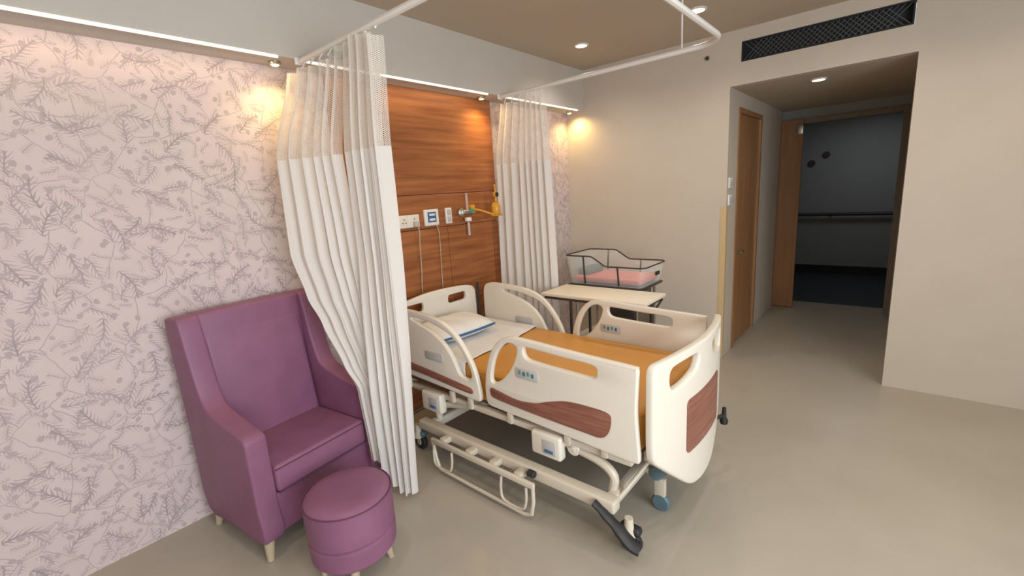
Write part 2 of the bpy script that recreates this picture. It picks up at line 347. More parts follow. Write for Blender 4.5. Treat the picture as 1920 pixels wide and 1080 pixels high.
for x, w_ in ((-.2, 3.0), (2.25, 1.6), (3.85, .9)): light('led_wash', 'AREA', (x, YF + .09, ZS - .012), .75 * w_, (1.0, 0.72, 0.42), w_, .02, (0, .35, -1))
# wood panelling behind the bed
r = root('headwall_panelling', 'brown horizontal grained wood panelling on the wall behind the bed', 'wall panel', (2.49, YA, 0))
for (x0, x1, z0, z1) in ((1.68, 3.30, 1.815, 2.628), (1.68, 3.30, 1.535, 1.81), (1.68, 2.64, 0.84, 1.53), (2.645, 3.22, 0.84, 1.53), (3.225, 3.30, 0.84, 1.53), (1.68, 2.64, 0.02, .835), (2.645, 3.30, 0.02, .835)):
    link('panel', B(x0, x1, 2.985, 3.008, z0, z1, bev=.002, seg=1), 'wood_wall', r, smooth=0)
link('backing', B(1.685, 3.295, 3.004, 3.0095, 0.02, 2.625), 'seam', r, smooth=0)

# ------------------------------------------------------------------ ceiling lamps, vent, sensor, switches
names = ['round recessed ceiling downlight nearest the bulkhead in the corner', 'round recessed ceiling downlight beside the bent curtain track corner',
         'round added fill downlight in front of the passage opening', 'round added fill downlight past the passage, near the wall with the window',
         'round added fill downlight over the open floor before the bed foot', 'round added fill downlight between the window wall and the bed foot',
         'round added fill downlight over the floor facing the armchair', 'round added fill downlight nearest the window, on the armchair side', 'round added fill downlight above the armchair and footstool']
for i, (x, y) in enumerate(DOWN):  # fittings past the first two belong to the added fill lamps
    lab = names[i]
    r = root('ceiling_downlight', lab, 'downlight', (x, y, ZC), group='ceiling downlights')
    link('trim_ring', lathe([(.048, -.001), (.066, -.001), (.068, -.008), (.05, -.012), (.048, -.001)], (x, y, ZC), 28), 'white', r)
    link('lamp_disc', lathe([(0, -.009), (.046, -.009), (.047, -.001), (0, -.001)], (x, y, ZC), 24), 'lamp', r)
r = root('passage_downlight', 'round downlight in the low passage ceiling', 'downlight', (5.045, .631, PZ))
link('trim_ring', lathe([(.048, -.001), (.066, -.001), (.068, -.008), (.05, -.012), (.048, -.001)], (5.045, .631, PZ), 28), 'white', r)
link('lamp_disc', lathe([(0, -.009), (.046, -.009), (.047, -.001), (0, -.001)], (5.045, .631, PZ), 24), 'lamp', r)

VY0, VY1, VZ0, VZ1 = 0.022, 1.163, 2.782, 2.943
r = root('air_vent', 'long dark lattice air vent high on the wall above the passage', 'vent', (XB, (VY0 + VY1) / 2, VZ0))
link('backing', B(XB + .07, XB + .098, VY0, VY1, VZ0, VZ1), 'vent_dark', r, smooth=0)
f = B(XB - .004, XB + .03, VY0, VY1, VZ0, VZ0 + .010); box(f, XB - .004, XB + .03, VY0, VY1, VZ1 - .010, VZ1); box(f, XB - .004, XB + .03, VY0, VY0 + .012, VZ0 + .010, VZ1 - .010); box(f, XB - .004, XB + .03, VY1 - .012, VY1, VZ0 + .010, VZ1 - .010)
link('vent_frame', f, 'vent_dark', r, smooth=0)
hh = VZ1 - VZ0 - .02; zc = (VZ0 + VZ1) / 2
sl = {}
for sgn in (1, -1):
    b = bmesh.new(); bmesh.ops.create_cube(b, size=1)
    for v in b.verts:
        z = v.co.z * hh; v.co = Vector((v.co.x * .004 + sgn * .004, v.co.y * .007 + sgn * z * 1.0, z))
    me = bpy.data.meshes.new('slat'); b.to_mesh(me); b.free(); me.materials.append(M['vent_bar']); sl[sgn] = me
n = 26
for i in range(n):
    y = VY0 + .09 + (VY1 - VY0 - .18) * i / (n - 1)
    for sgn in (1, -1):
        o = bpy.data.objects.new('slat', sl[sgn]); COL.objects.link(o); o.parent = r; o.location = (.012, y - (VY0 + VY1) / 2, zc - VZ0)

r = root('wall_sensor', 'small dark sensor on the wall below the curtain track corner', 'sensor', (XB, 1.451, 2.871))
link('body', cyl((XB - .012, 1.451, 2.871), .016, .024, 'X'), 'darkmetal', r); link('rosette', cyl((XB - .002, 1.451, 2.871), .026, .006, 'X', .002), 'lightgrey', r)
for z, nm, lab in ((1.74, 'switch_plate', 'upper white switch plate on the passage jamb'), (1.58, 'switch_plate', 'lower white switch plate on the passage jamb')):
    r = root(nm, lab, 'switch', (4.74, PY1, z))
    link('plate', B(4.67, 4.80, PY1 - .012, PY1, z - .05, z + .05, bev=.003), 'white', r)
    for k in (-1, 1): link('rocker', B(4.735 + k * .028 - .018, 4.735 + k * .028 + .018, PY1 - .017, PY1 - .012, z - .03, z + .03, bev=.002), 'lightgrey', r)

# ------------------------------------------------------------------ items on the panelling
PF = 2.985
r = root('socket_box', 'cream double socket box on the wood panelling beside the near curtain', 'socket', (2.22, PF, 1.6))
link('housing', B(2.10, 2.31, PF - .045, PF, 1.56, 1.66, bev=.006), 'white', r)
for x in (2.155, 2.255):
    s = B(x - .038, x + .038, PF - .051, PF - .045, 1.572, 1.648, bev=.002); sp = link('socket_face', s, 'tabletop', r)
    for dx, dz in ((0, .016), (-.014, -.01), (.014, -.01)): link('hole', cyl((x + dx, PF - .052, 1.61 + dz), .005, .003, 'Y', .0005, 10), 'black', sp)
link('plug', B(2.235, 2.275, PF - .085, PF - .051, 1.565, 1.605, bev=.006), 'lightgrey', r)
r = root('nurse_call_panel', 'square white panel with blue symbol on the wood panelling', 'control panel', (2.46, PF, 1.62))
link('plate', B(2.385, 2.535, PF - .022, PF, 1.555, 1.69, bev=.006), 'white', r)
link('label_field', B(2.415, 2.505, PF - .0245, PF - .022, 1.583, 1.667, bev=.001), 'blue', r)
for z in (1.605, 1.645): link('key', B(2.43, 2.49, PF - .030, PF - .0245, z - .009, z + .009, bev=.002), 'white', r)
r = root('light_switch', 'narrow white switch plate right of the square panel on the wood panelling', 'switch', (2.655, PF, 1.62))
link('plate', B(2.62, 2.69, PF - .018, PF, 1.555, 1.69, bev=.005), 'white', r)
for z in (1.592, 1.652): link('rocker', B(2.635, 2.675, PF - .025, PF - .018, z - .024, z + .024, bev=.003), 'lightgrey', r)
# oxygen flow meter
r = root('oxygen_flowmeter', 'chrome gas outlet with glass flow tube on the wood panelling', 'flowmeter', (2.85, PF, 1.6))
link('wall_outlet', cyl((2.80, PF - .015, 1.64), .038, .03, 'Y'), 'chrome', r)
link('valve_body', cyl((2.85, PF - .05, 1.64), .022, .12, 'X'), 'chrome', r)
link('valve_knob', cyl((2.88, PF - .075, 1.645), .024, .03, 'Y', .004), 'green', r)
link('flow_tube', cyl((2.85, PF - .05, 1.73), .012, .15, 'Z'), 'acrylic', r)
link('humidifier_cap', cyl((2.85, PF - .05, 1.575), .032, .035, 'Z'), 'white', r)
link('outlet_stem', cyl((2.85, PF - .05, 1.49), .012, .12, 'Z'), 'lightgrey', r)
# amber suction unit next to the far curtain
r = root('suction_unit', 'amber yellow suction jar with gauge and arm beside the far curtain', 'suction unit', (3.1, PF, 1.6))
link('arm', T([(2.93, PF - .02, 1.66), (2.96, 2.88, 1.645), (3.04, 2.80, 1.60), (3.12, 2.78, 1.60)], .009), 'yellow', r)
link('wall_block', B(2.91, 2.96, PF - .04, PF, 1.62, 1.70, bev=.006), 'yellow', r)
link('tray', lathe([(0, 0), (.055, 0), (.062, .012), (.055, .014), (.05, .008), (0, .006)], (3.08, 2.80, 1.585), 24), 'yellow', r)
link('jar', lathe([(0, 0), (.036, 0), (.042, .01), (.042, .08), (.03, .10), (.018, .11), (0, .112)], (3.08, 2.80, 1.60), 24), 'yellow', r)
link('gauge', cyl((3.085, 2.795, 1.775), .028, .025, 'Y'), 'yellow', r)
link('gauge_face', cyl((3.085, 2.780, 1.775), .022, .004, 'Y', .001), 'black', r)
link('neck', cyl((3.085, 2.80, 1.73), .009, .07, 'Z'), 'yellow', r)
link('spout', T([(3.085, 2.80, 1.80), (3.08, 2.80, 1.84), (3.07, 2.79, 1.86)], .008), 'yellow', r)
single('power_cord', T(smoothp([(2.255, PF - .085, 1.585), (2.262, PF - .09, 1.52), (2.275, PF - .06, 1.40), (2.29, PF - .03, 1.2), (2.28, PF - .02, 1.0), (2.285, PF - .02, .5)]), .0045, seg=6), 'cord', 'pale cord hanging from the plug in the double socket box', 'cord', (2.27, PF, .5))
single('call_cord', T(smoothp([(2.50, PF - .018, 1.558), (2.512, PF - .03, 1.50), (2.52, PF - .02, 1.35), (2.51, PF - .02, 1.15), (2.505, PF - .02, .9), (2.51, PF - .02, .5)]), .004, seg=6), 'cord', 'pale cord hanging from the square panel with blue symbol', 'cord', (2.51, PF, .5))

# ------------------------------------------------------------------ curtain track
ZT = 2.615
XL, XR, YT = 1.42, 3.205, 0.90
def arc(cx, cy, rr, a0, a1, n=8): return [(cx + rr * math.cos(a0 + (a1 - a0) * i / n), cy + rr * math.sin(a0 + (a1 - a0) * i / n), ZT) for i in range(n + 1)]
path = [(XL, YF - .003, ZT), (XL, 2.0, ZT)] + arc(XL + .18, YT + .18, .18, PI, 1.5 * PI) + [(2.4, YT, ZT)] + arc(XR - .18, YT + .18, .18, -PI / 2, 0) + [(XR, 2.0, ZT), (XR, YF - .003, ZT)]
r = root('curtain_track', 'white U shaped curtain track hung around the bed', 'curtain track', (2.3, 1.8, ZT))
link('rail', T(path, .017, seg=8), 'white', r)
b = bmesh.new(); box(b, XL - .03, XL + .03, YF - .012, YF - .001, ZT - .02, ZT + .02, bev=.003)
link('wall_bracket', b, 'white', r); b = bmesh.new(); box(b, XR - .03, XR + .03, YF - .012, YF - .001, ZT - .02, ZT + .02, bev=.003); link('wall_bracket', b, 'white', r)
for x, y in ((XR, 1.17), (XL, 1.25)):
    link('hanger_rod', T([(x, y, ZT + .012), (x, y, ZC - .001)], .006), 'white', r)
    link('hanger_rose', cyl((x, y, ZC - .006), .02, .01), 'white', r)

# ------------------------------------------------------------------ curtains
def lerpk(keys, z):
    """keys: (z, x, y) sorted by falling z"""
    if z >= keys[0][0]: return Vector(keys[0][1:])
    for a, b in zip(keys, keys[1:]):
        if z >= b[0]:
            t = (a[0] - z) / (a[0] - b[0]); t2 = t * t * (3 - 2 * t) * .5 + t * .5
            return Vector(a[1:]).lerp(Vector(b[1:]), t2)
    return Vector(keys[-1][1:])
def curtain_sheet(lk, rk, ztop, zbot, nz, nu, folds, amp, uvx, zf=None):
    bm = bmesh.new(); uvl = bm.loops.layers.uv.new('UVMap'); rows = []
    for i in range(nz + 1):
        row = []
        for j in range(nu + 1):
            u = j / nu; zt = ztop(u); zb = zbot(u); z = zt + (zb - zt) * i / nz
            l = lerpk(lk, z); rr_ = lerpk(rk, z); p = l.lerp(rr_, u); d = (rr_ - l)
            nrm = Vector((-d.y, d.x)).normalized() if d.length > 1e-6 else Vector((1, 0))
            ph = folds * 2 * PI * (u + .035 * math.sin(7 * u + 1)) 
            a = amp(u, z)
            off = a * math.sin(ph) + a * .25 * math.sin(2.3 * ph + 1 + z)
            tng = d.normalized() * a * .35 * math.sin(2 * ph)
            row.append((bm.verts.new((p.x + nrm.x * off + tng.x, p.y + nrm.y * off + tng.y, z)), (u * uvx, z)))
        rows.append(row)
    for i in range(nz):
        for j in range(nu):
            q = [rows[i][j], rows[i][j + 1], rows[i + 1][j + 1], rows[i + 1][j]]
            f = bm.faces.new([a[0] for a in q])
            for lp, a in zip(f.loops, q): lp[uvl].uv = a[1]
    return bm
def curtain_thing(label, base, sheets, hooks):
    r = root('privacy_curtain', label, 'curtain', base)
    for nm, bm, mt in sheets: link(nm, bm, mt, r, smooth=80)
    for p0, p1 in hooks:
        link('hook', T([p0, ((p0[0] + p1[0]) / 2, p0[1] + .004, (p0[2] + p1[2]) / 2), p1], .005, seg=6), 'white', r)
    return r
# near curtain: left part swept over the armchair, right part gathered in a bunch
LK = [(2.55, 1.32, 2.76), (2.05, 1.19, 2.80), (1.50, 1.15, 2.74), (1.25, 1.165, 2.64), (1.10, 1.19, 2.55), (.86, 1.21, 2.40), (.72, 1.235, 2.31), (.3, 1.25, 2.29), (0, 1.27, 2.29)]
MK = [(2.55, 1.42, 2.30), (2.05, 1.36, 2.36), (1.5, 1.37, 2.33), (1.0, 1.37, 2.26), (.7, 1.37, 2.21), (0, 1.38, 2.19)]
RK0 = [(2.6, 1.42, 2.27), (2.05, 1.375, 2.34), (1.5, 1.375, 2.34), (1.0, 1.31, 2.29), (.7, 1.265, 2.25), (0, 1.285, 2.26)]
RK = [(2.6, 1.40, 1.955), (2.05, 1.40, 2.0), (1.5, 1.40, 2.01), (1.0, 1.40, 2.03), (0, 1.39, 2.08)]
botL = lambda u: .26 - .08 * u
botR = lambda u: .17 - .15 * min(1, u * 1.5) + .02 * u
topL = lambda u: 2.535 + .02 * u - .015 * abs(math.sin(9 * u)) + (.05 if u > .93 else 0)
topR = lambda u: 2.60 - .02 * abs(math.sin(3 * PI * u)) - .05 * (u ** 6)
ampL = lambda u, z: (.024 if z > .9 else .013 + .011 * max(0, (z - .6) / .3))
ampR = lambda u, z: .034 if z > 1 else .022 + .012 * z
seamL = lambda u: 2.045; seamR = lambda u: 2.05
hooks = [((XL, y, ZT - .016), (XL - .01 - .02 * (y > 2.3), y - .005, 2.56 + .03 * (y < 2.3))) for y in (2.70, 2.6, 2.5, 2.4, 2.26, 2.16, 2.07, 1.98)]
curtain_thing('white privacy curtain bunched beside the purple armchair', (1.4, 2.3, 0), [
    ('net_top', curtain_sheet(LK, MK, topL, seamL, 14, 110, 6, ampL, .9), 'net'), ('drape', curtain_sheet(LK, MK, seamL, botL, 60, 110, 6, ampL, .9), 'cloth'),
    ('net_top', curtain_sheet(RK0, RK, topR, seamR, 14, 110, 5, ampR, .9), 'net'), ('drape', curtain_sheet(RK0, RK, seamR, botR, 60, 110, 5, ampR, .9), 'cloth')], hooks)
# far curtain
LK2 = [(2.58, 3.165, 2.74), (2.05, 3.175, 2.86), (1.0, 3.18, 2.90), (0, 3.18, 2.90)]
RK2 = [(2.55, 3.20, 2.29), (2.05, 3.20, 2.27), (1.0, 3.22, 2.26), (0, 3.22, 2.26)]
amp2 = lambda u, z: .026
hooks = [((XR, y, ZT - .016), (XR - .03, y, 2.54)) for y in (2.70, 2.62, 2.54, 2.46, 2.38, 2.31)]
curtain_thing('white privacy curtain hanging straight right of the wood panelling', (3.17, 2.5, 0), [
    ('net_top', curtain_sheet(LK2, RK2, lambda u: 2.55 - .01 * abs(math.sin(12 * u)), lambda u: 2.04, 14, 120, 8, amp2, 1.8), 'net'),
    ('drape', curtain_sheet(LK2, RK2, lambda u: 2.04, lambda u: .05, 50, 120, 8, amp2, 1.8), 'cloth')], hooks)
# tied green and white tag by the near curtain top
r = root('curtain_tie', 'white and pale green gathered cloth tie on the near curtain top', 'curtain tie', (1.44, 2.42, 2.5))
b = bmesh.new(); bmesh.ops.create_icosphere(b, subdivisions=3, radius=1)
for v in b.verts: v.co = Vector((1.45 + v.co.x * .035, 2.45 + v.co.y * .05 * (1 + .2 * math.sin(9 * v.co.z)), 2.575 + v.co.z * .035))
link('knot', b, 'cloth', r)
link('band', T(smoothp([(1.44, 2.42, 2.58), (1.445, 2.37, 2.555), (1.45, 2.32, 2.565), (1.445, 2.28, 2.585)]), .016), 'palegreen', r)

# ------------------------------------------------------------------ armchair
CW, CD = .785, .62
r = root('armchair', 'purple high back wing armchair against the patterned wallpaper', 'armchair', (.612, 2.285, 0), math.radians(7))
def LB(name, bm, mt, **k): return link(name, bm, mt, r, local=True, **k)
prof = S2([(0.0, .12), (0.0, .3), (0.0, .5), (0.0, .66), (.012, .69), (.05, .705), (.20, .735), (.32, .765), (.375, .80), (.405, .87), (.43, .97), (.46, 1.14), (.475, 1.225), (.50, 1.25), (.56, 1.25), (.615, 1.245), (.635, 1.20), (.63, .9), (.62, .5), (.60, .12), (.3, .12)], 3)
for k in (0, 1):
    x = .055 + k * (CW - .11)
    LB('side_panel', plate(prof, [], .11, lambda u, v, w_, x=x: (x + w_, u, v), bev=.014, bres=3), 'leather')
bk = B(.10, CW - .10, .50, .635, .13, 1.25, bev=.02, seg=3); LB('back_frame', bk, 'leather')
b = bmesh.new(); box(b, .114, CW - .114, .0, .13, 0, 1, bev=.028, seg=4)
for v in b.verts:
    z = v.co.z; v.co.y = .43 + v.co.y * (1 - .15 * z) + .085 * z - .02 * math.sin(PI * z); v.co.z = .47 + z * .775
LB('back_cushion', b, 'leather')
b = B(.114, CW - .114, -.005, .50, .345, .49, bev=.022, seg=4)
for v in b.verts:
    if v.co.z > .42: v.co.z += .012 * math.cos((v.co.x - CW / 2) * 4) * 1
LB('seat_cushion', b, 'leather')
LB('front_rail', B(.10, CW - .10, .012, .50, .12, .343, bev=.012, seg=3), 'leather')
LB('seat_piping', T([(.118, -.004, .478), (CW - .118, -.004, .478)], .0045, seg=6), 'seam')
LB('seat_piping', T([(.118, -.004, .350), (CW - .118, -.004, .350)], .0045, seg=6), 'seam')
for x, y, dx, dy in ((.05, .05, -.02, -.02), (CW - .05, .05, .02, -.02), (.05, .56, -.02, .03), (CW - .05, .56, .02, .03)):
    LB('leg', T([(x, y, .13), (x + dx, y + dy, 0)], [.030, .017], seg=12), 'legwood')

# ------------------------------------------------------------------ round footstool
SX, SY, SR = .898, 1.915, .203
r = root('footstool', 'round purple upholstered footstool in front of the armchair', 'footstool', (SX, SY, 0))
link('cushion', lathe([(0, .432), (.10, .440), (.16, .436), (SR - .014, .428), (SR, .413), (SR + .002, .33), (SR, .250), (SR - .012, .240), (0, .240)], (SX, SY, 0), 56), 'leather', r)
link('base', lathe([(0, .239), (SR - .012, .239), (SR + .001, .228), (SR - .002, .14), (SR - .014, .125), (0, .12)], (SX, SY, 0), 56), 'leather', r)
b = bmesh.new(); tube(b, [(SX + (SR + .001) * math.cos(a), SY + (SR + .001) * math.sin(a)  , .417) for a in [2 * PI * i / 48 for i in range(48)]], .0035, seg=6, closed=True); link('piping', b, 'seam', r)
for a in (45, 135, 225, 315):
    c, s = math.cos(math.radians(a + 12)), math.sin(math.radians(a + 12))
    link('leg', T([(SX + c * .135, SY + s * .135, .13), (SX + c * .16, SY + s * .16, 0)], [.024, .014], seg=12), 'legwood', r)

# ------------------------------------------------------------------ hospital bed
BX0, BX1 = 1.80, 2.76
r = root('hospital_bed', 'cream adjustable hospital bed with brown inset panels in the room centre', 'bed', (2.28, 1.80, 0)); BED = r
near = lambda x: (lambda u, v, w_: (x + w_, u, v))
# foot side rails
foot_out = S2([(.828, .50), (.835, .62), (.842, .75), (.835, .90), (.835, .955), (.862, .968), (1.1, .976), (1.3, .985), (1.50, .995), (1.60, .992), (1.68, .955), (1.745, .88), (1.79, .77), (1.812, .66), (1.812, .57), (1.79, .53), (1.70, .522), (1.4, .508), (1.1, .492), (.90, .480), (.85, .482)], 4)
slot = S2([(1.065, .868), (1.045, .90), (1.07, .932), (1.25, .940), (1.45, .950), (1.49, .948), (1.497, .915), (1.475, .885), (1.40, .876), (1.2, .868)], 4)
loop = S2([(1.755, .70), (1.735, .80), (1.69, .89), (1.63, .945), (1.575, .955), (1.545, .93), (1.56, .87), (1.60, .80), (1.655, .735), (1.72, .69)], 4)
inset = S2([(1.765, .615), (1.76, .65), (1.70, .645), (1.56, .625), (1.43, .64), (1.33, .675), (1.22, .705), (1.08, .712), (.985, .705), (.968, .67), (.985, .60), (1.03, .562), (1.12, .562), (1.35, .568), (1.6, .580), (1.74, .592)], 4)
head_out = S2([(1.862, .55), (1.872, .64), (1.90, .74), (1.96, .84), (2.04, .93), (2.14, .99), (2.28, 1.025), (2.50, 1.04), (2.64, 1.035), (2.70, 1.0), (2.715, .9), (2.715, .7), (2.70, .60), (2.66, .565), (2.40, .55), (2.1, .535), (1.90, .525)], 4)
head_hole = S2([(1.925, .69), (1.955, .77), (2.02, .86), (2.10, .925), (2.20, .96), (2.32, .985), (2.45, .995), (2.48, .98), (2.40, .955), (2.27, .915), (2.17, .86), (2.10, .79), (2.06, .72), (2.03, .67), (1.96, .655)], 4)
head_in = S2([(1.925, .572), (1.93, .60), (2.0, .612), (2.3, .640), (2.62, .665), (2.66, .655), (2.655, .62), (2.55, .605), (2.3, .59), (2.0, .568)], 4)
for x, sg in ((BX0, -1), (BX1, 1)):
    sr = link('side_rail', plate(foot_out, [slot, loop], .034, near(x), bev=.010, bres=3), 'bedplastic', r)
    link('inset_panel', plate(inset, [], .010, near(x + sg * .0175), bev=.002, bres=1), 'brown_inset', sr)
    sr2 = link('side_rail', plate(head_out, [head_hole], .034, near(x), bev=.010, bres=3), 'bedplastic', r)
    link('inset_panel', plate(head_in, [], .010, near(x + sg * .0175), bev=.002, bres=1), 'brown_inset', sr2)
    for s2 in (sg, -sg):   # control pads print on both faces
        pad = link('control_pad', plate(rrect(1.40, 1.56, .765, .825, .015), [], .004, near(x + s2 * .0185), bev=.001, bres=1), 'lightgrey', sr)
        pad2 = link('control_pad', plate(rrect(2.18, 2.36, .72, .78, .015), [], .004, near(x + s2 * .0185), bev=.001, bres=1), 'lightgrey', sr2)
    # lowering mechanism under every rail
    for y0 in (1.27, 2.24):
        mc = link('rail_mechanism', B(x - .03 + (0 if sg < 0 else 0), x + .03, y0, y0 + .20, .335, .475, bev=.016, seg=3), 'bedplastic', r)
        link('cover', B(x + sg * .030 - .003, x + sg * .030 + .003, y0 + .03, y0 + .12, .36, .445, bev=.003), 'lightgrey', mc)
        link('release_lever', B(x + sg * .034 - .006, x + sg * .034 + .006, y0 + .045, y0 + .10, .375, .39, bev=.002), 'blue', mc)
    link('platform_tube', B(x + (.012 if sg < 0 else -.052), x + (.052 if sg < 0 else -.012), .88, 2.72, .435, .475, bev=.008), 'bedmetal', r)
    for y in (1.0, 1.22, 1.62, 1.95, 2.12, 2.58):
        link('rail_post', B(x - .012, x + .012, y, y + .035, .45, .53, bev=.003), 'bedmetal', r)
# push buttons on the near inner rails
for i, (y, z, c) in enumerate(((1.43, .795, 'blue'), (1.46, .80, 'green'), (1.49, .795, 'blue'), (1.52, .80, 'green'))):
    for x in (BX0 - .021, BX1 - .021): link('button', B(x - .0015, x + .0015, y, y + .016, z - .012, z + .012, bev=.0005, seg=1), c, r)
# footboard, bowed outwards
FW0, FW1, FY = 1.795, 2.80, .785; FC = (FW0 + FW1) / 2; HW = (FW1 - FW0) / 2
bow = lambda x: FY - .075 * (1 - ((x - FC) / HW) ** 2)
def bowed(outline, holes, th, off, bev):
    bm = plate(outline, holes, th, lambda u, v, w_: (u, w_, v), bev=bev, bres=2)
    for i in range(1, 24):
        g = bm.verts[:] + bm.edges[:] + bm.faces[:]
        bmesh.ops.bisect_plane(bm, geom=g, plane_co=(FW0 + (FW1 - FW0) * i / 24, 0, 0), plane_no=(1, 0, 0))
    for v in bm.verts:
        v.co.y += bow(v.co.x) + off
    return bm
mir = lambda pts: [(2 * FC - a, b_) for a, b_ in pts][::-1]
half = [(FC, .205), (2.22, .21), (2.12, .24), (2.0, .33), (1.86, .45), (1.81, .50), (1.796, .56), (1.794, .70), (1.796, .85), (1.798, .94), (1.815, .975), (1.85, .985), (2.0, .990), (2.15, .992)]
fo = S2(half + mir(half)[:-1] if False else half + [(FC, .992)] + [(2 * FC - a, b_) for a, b_ in half[1:]][::-1], 4)
hole = S2([(1.93, .835), (1.915, .885), (1.93, .93), (1.99, .942), (2.12, .944), (2.18, .935), (2.19, .90), (2.15, .86), (2.05, .835), (1.98, .828)], 4)
fbd = link('footboard', bowed(fo, [hole, mir(hole)], .042, 0, .012), 'bedplastic', r)
link('inset_panel', bowed(rrect(2.06, 2.54, .44, .73, .03), [], .010, -.0215, .002), 'brown_inset', fbd)
# headboard
hb = lambda u, v, w_: (u, 2.80 + w_, v)
hbo = S2([(1.83, .56), (1.82, .75), (1.82, .92), (1.84, .978), (1.90, 1.003), (2.0, 1.025), (2.15, 1.043), (2.28, 1.048), (2.41, 1.045), (2.56, 1.036), (2.66, 1.02), (2.71, .985), (2.72, .92), (2.72, .75), (2.71, .56), (2.3, .55)], 4)
hh1 = rrect(2.40, 2.60, .915, .982, .024)
link('headboard', plate(hbo, [hh1, [(2 * 2.27 - a, b_) for a, b_ in hh1][::-1]], .036, hb, bev=.011, bres=3), 'bedplastic', r)
link('head_post', T([(2.735, 2.77, .50), (2.735, 2.77, 1.03)], .012), 'black', r)
for x in (1.95, 2.60):
    link('headboard_bracket', B(x, x + .04, 2.74, 2.80, .43, .60, bev=.003), 'bedmetal', r); link('footboard_bracket', B(x, x + .04, .765, .88, .40, .48, bev=.003), 'bedmetal', r)
# mattress deck
for y0, y1 in ((.86, 1.38), (1.39, 1.62), (1.63, 1.92), (1.93, 2.74)):
    link('deck_panel', B(1.865, 2.695, y0, y1, .476, .498, bev=.004), 'deck', r)
for y in (.90, 1.38, 1.92, 2.66): link('cross_tube', B(1.852, 2.708, y, y + .035, .44, .475, bev=.004), 'bedmetal', r)
# base
for x in (1.755, 2.655): link('base_beam', B(x - .035, x + .035, .93, 2.44, .20, .27, bev=.014, seg=3), 'bedmetal', r)
for y in (.98, 2.36): link('base_crossbar', B(1.79, 2.62, y - .03, y + .03, .20, .262, bev=.012, seg=3), 'bedmetal', r)
link('motor', B(2.05, 2.35, 1.55, 1.95, .27, .36, bev=.02, seg=3), 'deck', r); link('piston', T([(2.2, 1.95, .32), (2.2, 2.34, .42)], .022), 'chrome', r)
link('motor_bracket', B(2.15, 2.25, 1.0, 1.56, .235, .29, bev=.006), 'bedmetal', r)
for x in (1.84, 2.60):
    link('lift_arm', T(smoothp([(x, 1.00, .25), (x + .0, .99, .33), (x, 1.06, .385), (x, 1.22, .415), (x, 1.40, .455)], 4), .024, seg=10), 'bedmetal', r)
    link('lift_arm', T(smoothp([(x, 2.34, .25), (x, 2.35, .33), (x, 2.26, .385), (x, 2.12, .415), (x, 1.96, .455)], 4), .024, seg=10), 'bedmetal', r)
    link('lift_hub', cyl((x, 1.22, .415), .04, .05, 'X', .006), 'bedplastic', r)
link('torsion_tube', T([(1.80, 1.22, .415), (2.66, 1.22, .415)], .018, seg=10), 'bedmetal', r)
link('foot_strut', T([(1.80, .955, .23), (2.02, .84, .43)], .010), 'bedmetal', r)
# castors
def castor(x, y, col='black', hood='bluegrey', d=.07, ang=0):
    fr = link('castor', lathe([(0, .20), (.02, .20), (.024, .15), (.036, .12), (.036, .105), (0, .105)], (x, y, 0), 16), 'bedmetal', r)
    wc = (x + d * .25 * math.cos(ang), y + d * .25 * math.sin(ang), .062)
    link('wheel', cyl(wc, .061, .034, 'X', .008, 24), col, fr)
    for s_ in (-1, 1): link('fork', B(wc[0] + s_ * .022 - .003, wc[0] + s_ * .022 + .003, wc[1] - .018, wc[1] + .018, .05, .13, bev=.002), 'bedmetal', fr)
    link('hub_cap', cyl((wc[0] - .021, wc[1], wc[2]), .022, .008, 'X', .002), 'lightgrey', fr)
    if hood: link('wheel_hood', B(wc[0] - .028, wc[0] + .028, wc[1] - .055, wc[1] + .055, .105, .15, bev=.018, seg=3), hood, fr)
castor(1.755, .87, hood='black'); castor(1.755, 2.50); castor(2.655, .87); castor(2.655, 2.50)
link('brake_pedal', T(smoothp([(1.70, 1.03, .25), (1.705, .97, .205), (1.71, .90, .15), (1.71, .84, .10), (1.72, .80, .085)], 3), [.016] * 3 + [.02] * 3 + [.026] * 7, seg=10, flat=1.5), 'black', r)
link('actuator', T([(2.12, .84, .31), (2.14, .90, .21)], [.048, .040], seg=16), 'bluegrey', r)
link('actuator_cap', cyl((2.12, .83, .33), .052, .05, 'Y', .012), 'bluegrey', r)
link('actuator_arm', T([(2.14, .91, .22), (2.14, .98, .23)], .022), 'bedmetal', r)
gw = link('guide_wheel', B(2.125, 2.155, .84, .90, .05, .20, bev=.006), 'bedmetal', r)
link('wheel', cyl((2.14, .865, .052), .051, .036, 'X', .008, 24), 'bluegrey', gw)
link('bumper_arm', T([(2.70, .80, .30), (2.83, .745, .30)], .012), 'black', r); link('bumper', lathe([(0, -.05), (.022, -.05), (.026, -.03), (.014, 0), (.012, .06), (0, .06)], (2.845, .74, .29), 14), 'black', r)
# folded side rack low on the near side
rk = [(1.655, 2.21, .205), (1.648, 2.18, .10), (1.64, 2.14, .045), (1.635, 1.8, .043), (1.635, 1.43, .040), (1.64, 1.385, .055), (1.648, 1.375, .13), (1.655, 1.38, .235)]
rack = link('side_rack', T(rk, .011, seg=8), 'bedmetal', r)
link('rack_top_bar', B(1.642, 1.666, 1.37, 2.22, .205, .238, bev=.006), 'bedmetal', rack)
for (ya, yb) in ((2.19, 2.02), (1.60, 1.42)):
    lp = smoothp([(1.645, ya, .20), (1.640, ya + .005, .12), (1.636, ya - .02, .062), (1.636, yb + .03, .062), (1.640, yb, .12), (1.645, yb, .20)], 4)
    link('rack_loop', T(lp, .008, seg=8), 'bedmetal', rack)
for y in (2.1, 1.86, 1.66, 1.47): link('rack_bracket', B(1.664, 1.722, y, y + .05, .212, .25, bev=.004), 'bedmetal', rack)
link('rack_latch', cyl((1.70, 1.42, .255), .02, .045, 'Y'), 'black', rack)

